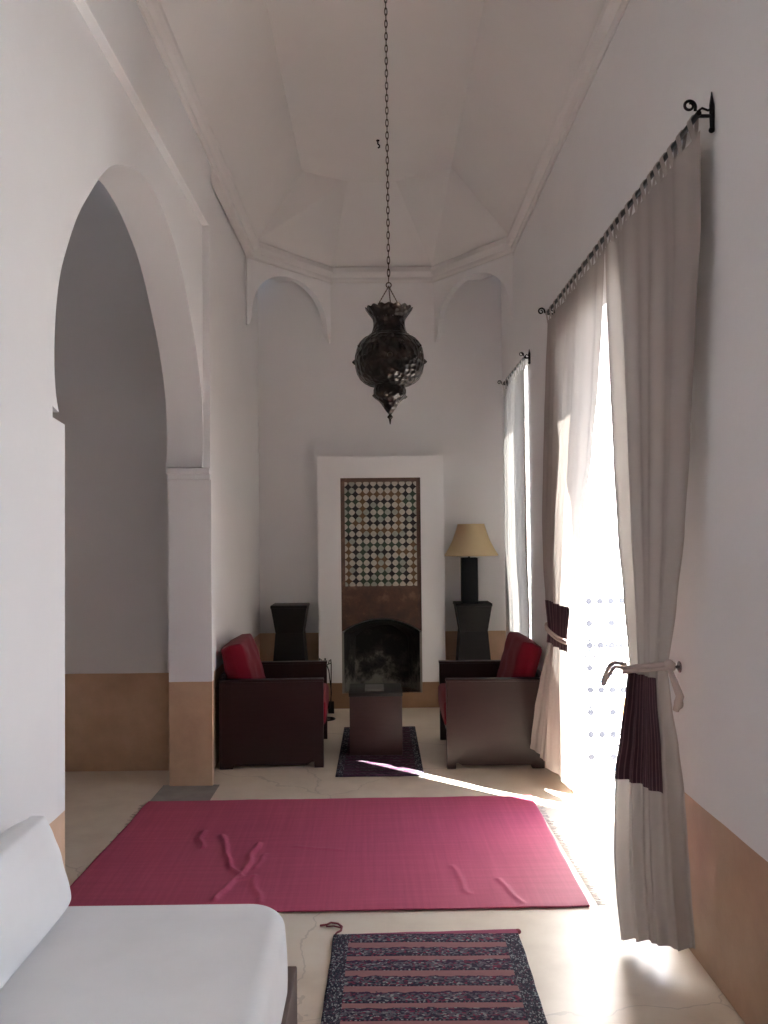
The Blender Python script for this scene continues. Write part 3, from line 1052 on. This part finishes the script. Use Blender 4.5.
def rounded_slab(x0, x1, y0, y1, z0, z1, r, be, seg=10, crown=.012):
    bm = bmesh.new()
    def outline(inset):
        pts = []
        for cx, cy, a0 in ((x1 - r, y1 - r, 0), (x0 + r, y1 - r, PI / 2), (x0 + r, y0 + r, PI), (x1 - r, y0 + r, 1.5 * PI)):
            for k in range(seg + 1):
                a = a0 + PI / 2 * k / seg
                pts.append((cx + (r - inset) * math.cos(a), cy + (r - inset) * math.sin(a)))
        return pts
    levels = []
    for k in range(7):
        a = PI / 2 * k / 6
        levels.append((be * (1 - math.sin(a)), z0 + be * (1 - math.cos(a))))
    for k in range(1, 7):
        levels.append((-.006 * math.sin(PI * k / 7), z0 + be + (z1 - z0 - 2 * be) * k / 7))
    for k in range(7):
        a = PI / 2 * k / 6
        levels.append((be * (1 - math.cos(a)), z1 - be + be * math.sin(a)))
    rings = [[bm.verts.new((x, y, z)) for x, y in outline(i)] for i, z in levels]
    n = len(rings[0])
    for a, b_ in zip(rings, rings[1:]):
        for k in range(n):
            bm.faces.new((a[k], a[(k + 1) % n], b_[(k + 1) % n], b_[k]))
    # crowned top made of shrinking rings
    prev = rings[-1]
    c = Vector(((x0 + x1) / 2, (y0 + y1) / 2, 0))
    for q in range(1, 14):
        t = q / 14
        cur = []
        for v in rings[-1]:
            p = v.co.lerp(Vector((c.x, max(y0 + .35, min(y1 - .35, v.co.y)), z1)), t)
            w = .004 * noise.noise(Vector((p.x * 6, p.y * 3, 1))) + .0035 * noise.noise(Vector((p.x * 16 + p.y * 7, p.y * 5 - p.x * 6, 4)))
            cur.append(bm.verts.new((p.x, p.y, z1 + crown * math.sin(t * PI / 2) + w)))
        for k in range(n):
            bm.faces.new((prev[k], prev[(k + 1) % n], cur[(k + 1) % n], cur[k]))
        prev = cur
    bm.faces.new(prev)
    bm.faces.new(rings[0][::-1])
    return bm
o = obj('seat_cushion', rounded_slab(-.975, -.262, .34, 2.405, .171, .488, .11, .04), M_SOFA, None, 'all')
tag(o, 'white slipcovered seat mattress filling the sofa frame', 'cushion')
o.name = 'seat_mattress'
bm = cushion_bm(1.15, .262, .125, nx=44, p=16, q=.22, wr=.008, seed=2)
o = obj('bolster_cushion', bm, M_SOFA, None, 'all')
o.location = (-.925, 1.80, .618)
o.rotation_euler = (0, math.radians(-17), 0)
tag(o, 'long white back cushion leaning against the left wall on the sofa', 'cushion')

# ------------------------------------------------------------------ curtain rods
RZ, RX = 2.85, XR - .055
def scroll(bm, c, sy, turns=1.3, r0=.02, th=.006):
    """curled finial that turns in towards the room"""
    pts = []
    for k in range(30):
        t = k / 29
        a = turns * 2 * PI * t
        r = r0 * (1 - .70 * t)
        pts.append((c[0] - r0 + r * math.cos(a), c[1] + sy * (.004 + .010 * t), c[2] + .012 + r * math.sin(a)))
    tube(bm, [c] + pts, [th] + [th * (1 - .35 * k / 29) for k in range(30)], 8)
def make_rod(y0, y1, x, z, label, r=.009, sc=1.0):
    t = empty('curtain_rod', (0, 0, 0), label, 'curtain rod')
    bm = bmesh.new(); tube(bm, [(x, y0, z), (x, y1, z)], r, 12)
    obj('rod', bm, M_IRON, t, True)
    for y, sy in ((y0, -1), (y1, 1)):
        bm = bmesh.new()
        scroll(bm, (x - .012, y, z + .006), sy, r0=.021 * sc, th=.0055 * sc)
        obj('finial', bm, M_IRON, t, 'all')
        bm = bmesh.new()
        yb = y - sy * .012
        tube(bm, [(x, yb, z - .004), (XR - .008, yb, z - .004)], .006, 8)
        tube(bm, [(XR - .008, yb, z - .055 * sc), (XR - .008, yb, z + .01), (XR - .008, yb, z + .03 * sc), (XR - .008, yb, z + .075 * sc)], [.008, .009, .009, .0015], 8)
        tube(bm, [(x, yb, z + .010), (x + .015, yb, z + .022), (XR - .02, yb, z + .014), (XR - .008, yb, z + .025)], .004, 8)
        ball(bm, (XR - .010, yb, z - .05 * sc), .010)
        obj('bracket', bm, M_IRON, t, 'all')
    return t
make_rod(2.70, 5.19, RX, RZ, 'long black wrought iron rod carrying the beige curtains')
make_rod(6.06, 7.16, XR - .04, RZ - .085, 'short black iron rod of the far window', sc=.8)

# ------------------------------------------------------------------ curtains
def curtain(name, label, mat, group, keys, ntab, rx, rz, folds, band=None, tab_h=.055, nu=170, nv=120, zt=None, tie=None, seed=0):
    """keys: [(z, (lead_x, lead_y, trail_x, trail_y, amp, hemlift))] from the bottom up"""
    root = empty(name, (0, 0, 0), label, 'curtain', group=group)
    zt = zt if zt is not None else rz - tab_h
    ks = sorted(keys, key=lambda k: k[0])
    z_bot = ks[0][0]
    def P(u, v, off=0.0):
        """u: 0 lead .. 1 trail; v: 0 bottom .. 1 top"""
        z = z_bot + (zt - z_bot) * v
        lx, ly, tx, ty, amp, lift = catmull(ks, z)
        z += lift * (u) * (1 - v) ** 2
        uu = u + .018 * math.sin(u * 11 + v * 2 + seed)
        x = lx + (tx - lx) * uu
        y = ly + (ty - ly) * uu
        d = Vector((tx - lx, ty - ly)); d.normalize()
        nr = Vector((d.y, -d.x))
        if nr.x > 0:
            nr = -nr
        ph = folds * 2 * PI * (u + .03 * math.sin(5 * u + seed)) + .5 * math.sin(v * 2.5 + u * 4 + seed)
        env = .65 + .35 * math.sin(u * 7 + seed * 2 + 1)
        w = math.sin(ph) * amp * env + .35 * amp * math.sin(ph * .43 + v * 3 + seed) + .3 * amp * math.sin(ph * 2.1 + 1.3 + v)
        sl = math.cos(ph) * amp * .25
        w += off
        return Vector((x + nr.x * w + d.x * sl, y + nr.y * w + d.y * sl, z))
    def sheet(u0, u1, v0, v1, n, m, th, off):
        bm = bmesh.new()
        uvl = bm.loops.layers.uv.new('UVMap')
        g = [[bm.verts.new(P(u0 + (u1 - u0) * i / n, v0 + (v1 - v0) * j / m, off)) for j in range(m + 1)] for i in range(n + 1)]
        for i in range(n):
            for j in range(m):
                f = bm.faces.new((g[i][j], g[i + 1][j], g[i + 1][j + 1], g[i][j + 1]))
                for lp, (a, b_) in zip(f.loops, ((i, j), (i + 1, j), (i + 1, j + 1), (i, j + 1))):
                    lp[uvl].uv = (a / n, b_ / m)
        return bm
    o = obj('curtain_panel', sheet(0, 1, 0, 1, nu, nv, .002, 0), mat, root, 'all')
    if band:
        u0, u1, zb0, zb1, bmat = band
        va, vb = (zb0 - z_bot) / (zt - z_bot), (zb1 - z_bot) / (zt - z_bot)
        obj('striped_band', sheet(u0, u1, va, vb, int(nu * (u1 - u0)), 30, .001, .003), bmat, root, 'all')
    for k in range(ntab):
        u = (k + .5) / ntab
        p = P(u, 1.0)
        bm = bmesh.new()
        hw = .019
        loop = [(p.x, p.z - .01)]
        for q in range(9):
            a = -PI * .15 + (PI * 1.3) * q / 8
            loop.append((rx - .0135 * math.cos(a), rz + .0135 * math.sin(a)))
        loop.append((p.x + .006, p.z - .01))
        for (xa, za), (xb, zb) in zip(loop, loop[1:]):
            bm.faces.new([bm.verts.new(c) for c in ((xa, p.y - hw, za), (xa, p.y + hw, za), (xb, p.y + hw, zb), (xb, p.y - hw, zb))])
        bmesh.ops.remove_doubles(bm, verts=bm.verts[:], dist=1e-5)
        obj('tab', bm, mat, root, 'all')
    return root, P

nearK = [
    (0.025, (0.865, 3.13, 1.045, 2.900, .020, .06)),
    (0.15, (0.866, 3.18, 1.050, 2.925, .020, 0)),
    (0.30, (0.871, 3.22, 1.047, 2.944, .020, 0)),
    (0.45, (0.883, 3.24, 1.042, 2.955, .020, 0)),
    (0.60, (0.892, 3.241, 1.033, 2.953, .019, 0)),
    (0.75, (0.901, 3.193, 1.019, 2.954, .016, 0)),
    (0.90, (0.912, 3.157, 0.998, 2.957, .014, 0)),
    (1.02, (0.922, 3.142, 0.989, 2.960, .012, 0)),
    (1.25, (0.952, 3.296, 1.001, 2.900, .014, 0)),
    (1.50, (0.977, 3.448, 1.009, 2.838, .017, 0)),
    (1.80, (0.999, 3.573, 1.021, 2.801, .018, 0)),
    (2.20, (1.019, 3.695, 1.030, 2.753, .018, 0)),
    (2.50, (1.032, 3.786, 1.041, 2.717, .014, 0)),
    (2.80, (1.045, 3.854, 1.045, 2.710, .008, 0))]
cn, PN = curtain('curtain', 'near beige linen curtain tied back, with a wide plum striped band below the tie', M_CURT, 'beige curtains of the garden door',
    nearK, 13, RX, RZ, 4, band=(.0, .72, .575, .985, M_BAND), seed=0)
farK = [
    (0.04, (1.078, 4.70, 0.955, 5.42, .016, .10)),
    (0.20, (1.072, 4.67, 0.965, 5.42, .017, 0)),
    (0.40, (1.061, 4.65, 0.985, 5.36, .024, 0)),
    (0.60, (1.047, 4.671, 1.004, 5.27, .022, 0)),
    (0.80, (1.034, 4.681, 1.023, 5.17, .016, 0)),
    (0.93, (1.030, 4.671, 1.030, 5.16, .014, 0)),
    (1.10, (1.035, 4.616, 1.035, 5.25, .016, 0)),
    (1.30, (1.040, 4.482, 1.040, 5.33, .018, 0)),
    (1.60, (1.043, 4.326, 1.043, 5.36, .020, 0)),
    (1.90, (1.045, 4.145, 1.045, 5.33, .020, 0)),
    (2.20, (1.045, 4.020, 1.045, 5.29, .018, 0)),
    (2.50, (1.045, 3.928, 1.045, 5.24, .014, 0)),
    (2.80, (1.045, 3.868, 1.045, 5.170, .008, 0))]
cf, PF = curtain('curtain', 'far beige linen curtain tied back above the right armchair, hem lit by the sun', M_CURT, 'beige curtains of the garden door',
    farK, 13, RX, RZ, 4.3, band=(.0, 1.0, .84, 1.09, M_BAND), seed=1.7)
wK = [(0.05, (1.08, 6.09, 1.08, 7.14, .006, 0)), (0.9, (1.078, 6.09, 1.078, 7.14, .007, 0)), (1.4, (1.060, 6.09, 1.060, 7.14, .012, 0)), (2.70, (1.06, 6.09, 1.06, 7.14, .008, 0))]
cw, PW = curtain('curtain', 'straight pale curtain hanging closed over the far window', M_CURT2, None, wK, 9, XR - .04, RZ - .085, 7, zt=2.70, nu=120, nv=30, seed=.6)

# tiebacks and wall knobs
def tieback(label, knob_label, P, z0, z_pin, ypin, tail=True, sgn=1):
    v = lambda z, zb, zt_: (z - zb) / (zt_ - zb)
    zb, zt_ = (0.025, RZ - .055) if sgn > 0 else (0.04, RZ - .055)
    front = []
    for k in range(15):
        u = k / 14
        p = P(u, v(z0 + .025 * (u - .5) * sgn, zb, zt_))
        front.append(Vector((p.x, p.y, p.z)))
    cx = sum(p.x for p in front) / 15
    ring = []
    y0, y1 = front[0].y, front[-1].y
    yc, ry = (y0 + y1) / 2, abs(y1 - y0) / 2 + .012
    rxx = .040
    for k in range(40):
        a = 2 * PI * k / 40
        uu = max(0, min(1, (yc + ry * math.cos(a) - y0) / (y1 - y0)))
        xm = front[0].x + (front[-1].x - front[0].x) * uu
        ring.append((xm + rxx * math.sin(a), yc + ry * math.cos(a), z0 + .022 * math.cos(a) * -sgn))
    root = empty('tieback', (0, 0, 0), label, 'curtain tieback', group=None)
    bm = bmesh.new()
    tube(bm, ring, .0085, 8, closed=True)
    tube(bm, [(p[0], p[1], p[2] - .014) for p in ring], .0075, 8, closed=True)
    rp = obj('rope', bm, M_ROPE, root, 'all')
    end = Vector(ring[20 if sgn > 0 else 0])
    end = Vector((front[-1].x, front[-1].y - .01, z0 + .02)) if sgn > 0 else Vector((front[-1].x, front[-1].y + .01, z0))
    bm = bmesh.new()
    ball(bm, end, .019, (1, .9, 1))
    obj('knot', bm, M_ROPE, rp, 'all')
    pin = Vector((XR - .055, ypin, z_pin))
    bm = bmesh.new()
    tube(bm, [end, (end + pin) / 2 + Vector((0, 0, -.02)), pin + Vector((0, .0, .012))], .006, 7)
    obj('cord_end', bm, M_ROPE, root, 'all')
    if tail:
        s = front[0] + Vector((-.035, .0, 0))
        bm = bmesh.new()
        tube(bm, [s + Vector((.02, -.02, .01)), s + Vector((-.01, .02, .012)), s + Vector((-.02, .05, .0)), s + Vector((-.035, .075, -.045)), s + Vector((-.04, .085, -.075))], .0075, 7)
        tube(bm, [s + Vector((.02, -.02, -.004)), s + Vector((-.01, .02, -.004)), s + Vector((-.015, .045, -.02)), s + Vector((-.03, .065, -.055)), s + Vector((-.04, .08, -.082))], .0065, 7)
        obj('loop', bm, M_ROPE, root, 'all')
        bm = bmesh.new()
        q = end + Vector((.006, -.03, -.05))
        tube(bm, [end + Vector((0, 0, -.01)), q, q + Vector((.012, -.02, -.05)), q + Vector((.0, -.01, -.10))], [.008, .012, .015, .011], 8)
        ball(bm, q + Vector((.01, -.012, -.075)), .016, (1, 1, 1.3))
        obj('tassel', bm, M_ROPE, root, 'all')
    kr = empty('tieback_hook', (0, 0, 0), knob_label, 'wall hook')
    bm = bmesh.new()
    tube(bm, [(XR, ypin, z_pin), (XR - .05, ypin, z_pin)], .006, 8)
    obj('stem', bm, M_PEWTER, kr, 'all')
    bm = bmesh.new(); ball(bm, (XR - .055, ypin, z_pin), .024, (.5, 1, 1.1), 16, 12)
    obj('knob_head', bm, M_PEWTER, kr, 'all')
    bm = bmesh.new(); ball(bm, (XR - .003, ypin, z_pin), .022, (.3, 1, 1), 16, 12)
    obj('wall_plate', bm, M_PEWTER, kr, 'all')
tieback('cream rope tieback with a dangling loop round the near curtain', 'round grey metal tieback hook on the wall beside the near curtain', PN, 1.02, 1.004, 3.13)
tieback('cream rope tieback round the far curtain above the armchair', 'round grey metal tieback hook on the wall behind the far curtain', PF, .93, .98, 5.26, False, -1)

# ------------------------------------------------------------------ lantern
LX, LY, LK = .057, 4.0, 1 / 1166.0
LZ = 2.022
def lz(yz):
    return (845 - yz) * LK
lan = empty('hanging_lantern', (LX, LY, LZ), 'dark pierced brass urn lantern hanging on a long chain from the ceiling', 'lantern')
prof = [(128, 212), (118, 226), (100, 250), (92, 262), (90, 270), (87, 282), (88, 305), (94, 330), (102, 348), (112, 352), (114, 358), (124, 362), (148, 376), (168, 398), (182, 430), (190, 468), (192, 500), (189, 530), (180, 565), (164, 595), (142, 615), (118, 628), (90, 634)]
SEG_N = 96
bm = bmesh.new()
def rimf(i, a, r, z):
    if i == 0:
        s = abs(math.sin(a * 9))
        return r * (1 + .045 * s), z + .009 * s
    if 12 <= i <= 19:                      # hammered lobes
        return r * (1 + .007 * math.sin(a * 16) * math.sin(i * 1.7)), z
    return r, z
rows, faces = lathe(bm, [(r * LK, lz(y)) for r, y in prof], SEG_N, 0, 0, rimf)
holes = [f for k, f in enumerate(faces[3]) if k % 3 == 0]
holes += [f for k, f in enumerate(faces[14]) if k % 12 in (4, 6)]
bmesh.ops.delete(bm, geom=holes, context='FACES_ONLY')
obj('body', bm, M_BRASS, lan, True)
bm = bmesh.new()
tube(bm, [(100 * LK * 1.0 * math.cos(2 * PI * k / 60), 100 * LK * math.sin(2 * PI * k / 60), lz(350)) for k in range(60)], .004, 8, closed=True)
obj('neck_ring', bm, M_BRASS, lan, 'all')
bm = bmesh.new()
prof2 = [(88, 634), (84, 640), (90, 655), (90, 680), (84, 700), (64, 715), (46, 735), (34, 755), (20, 775), (8, 790), (8, 794), (15, 802), (15, 808), (7, 816), (5, 830), (3, 844), (.2, 846)]
lathe(bm, [(r * LK, lz(y)) for r, y in prof2], 48)
obj('pendant_drop', bm, M_BRASS, lan, True)
def boss(bm, a, r, z, s):
    c = Vector((r * math.cos(a), r * math.sin(a), z))
    ball(bm, c, s, (1, 1, 1), 10, 8)
    ball(bm, c * 1.0 + Vector((math.cos(a), math.sin(a), 0)) * s * .8, s * .45, (1, 1, 1), 8, 6)
for k in range(8):
    bm = bmesh.new(); boss(bm, 2 * PI * k / 8, 188 * LK, lz(500), .013)
    obj('boss', bm, M_BRASS, lan, 'all')
for k in range(8):
    bm = bmesh.new(); boss(bm, 2 * PI * (k + .5) / 8, 176 * LK, lz(425), .009)
    obj('boss', bm, M_BRASS, lan, 'all')
for k in range(6):
    bm = bmesh.new(); boss(bm, 2 * PI * (k + .25) / 6, 84 * LK, lz(690), .011)
    obj('boss', bm, M_BRASS, lan, 'all')
apex = lz(80)
for k in range(3):
    a = 2 * PI * k / 3 + .61
    bm = bmesh.new()
    p0, p1 = Vector((108 * LK * math.cos(a), 108 * LK * math.sin(a), lz(232))), Vector((0, 0, apex))
    n = 12
    for q in range(n):
        c0, c1 = p0.lerp(p1, q / n), p0.lerp(p1, (q + 1) / n)
        tube(bm, [c0, c1], .0022, 6)
        ball(bm, c1, .0036, (1, 1, 1), 6, 5)
    obj('hanging_chain', bm, M_CHAIN, lan, 'all')
bm = bmesh.new()
tube(bm, [(.012 * math.cos(t * PI / 8), 0, apex + .006 + .012 * math.sin(t * PI / 8)) for t in range(16)], .0028, 6, closed=True)
zz = apex + .02
top_z = ZT - LZ - .02
k = 0
pitch, hl, hw = .030, .0195, .0062
while zz < top_z:
    pts = []
    for q in range(14):
        a = 2 * PI * q / 14
        w = hw * math.cos(a)
        pts.append((w, 0, zz + pitch / 2 + hl * math.sin(a)) if k % 2 else (0, w, zz + pitch / 2 + hl * math.sin(a)))
    tube(bm, pts, .0021, 5, closed=True)
    zz += pitch
    k += 1
obj('chain', bm, M_CHAIN, lan, 'all')
bm = bmesh.new(); lathe(bm, [(.0, top_z - .03), (.03, top_z), (.035, top_z + .019)], 20)
obj('ceiling_rose', bm, M_CHAIN, lan, 'all')

hk = bpy.data.objects  # small spare hook on the ceiling
bm = bmesh.new()
tube(bm, [(0, 0, 0), (0, 0, -.03), (.012, 0, -.04), (.012, 0, -.055), (0, 0, -.06)], .006, 8)
ball(bm, (0, 0, -.004), .014, (1, 1, .5))
o = obj('ceiling_hook', bm, M_IRON, None, 'all')
o.location = (.02, 6.38, ZT)
tag(o, 'tiny dark iron hook on the ceiling behind the lantern chain', 'hook')
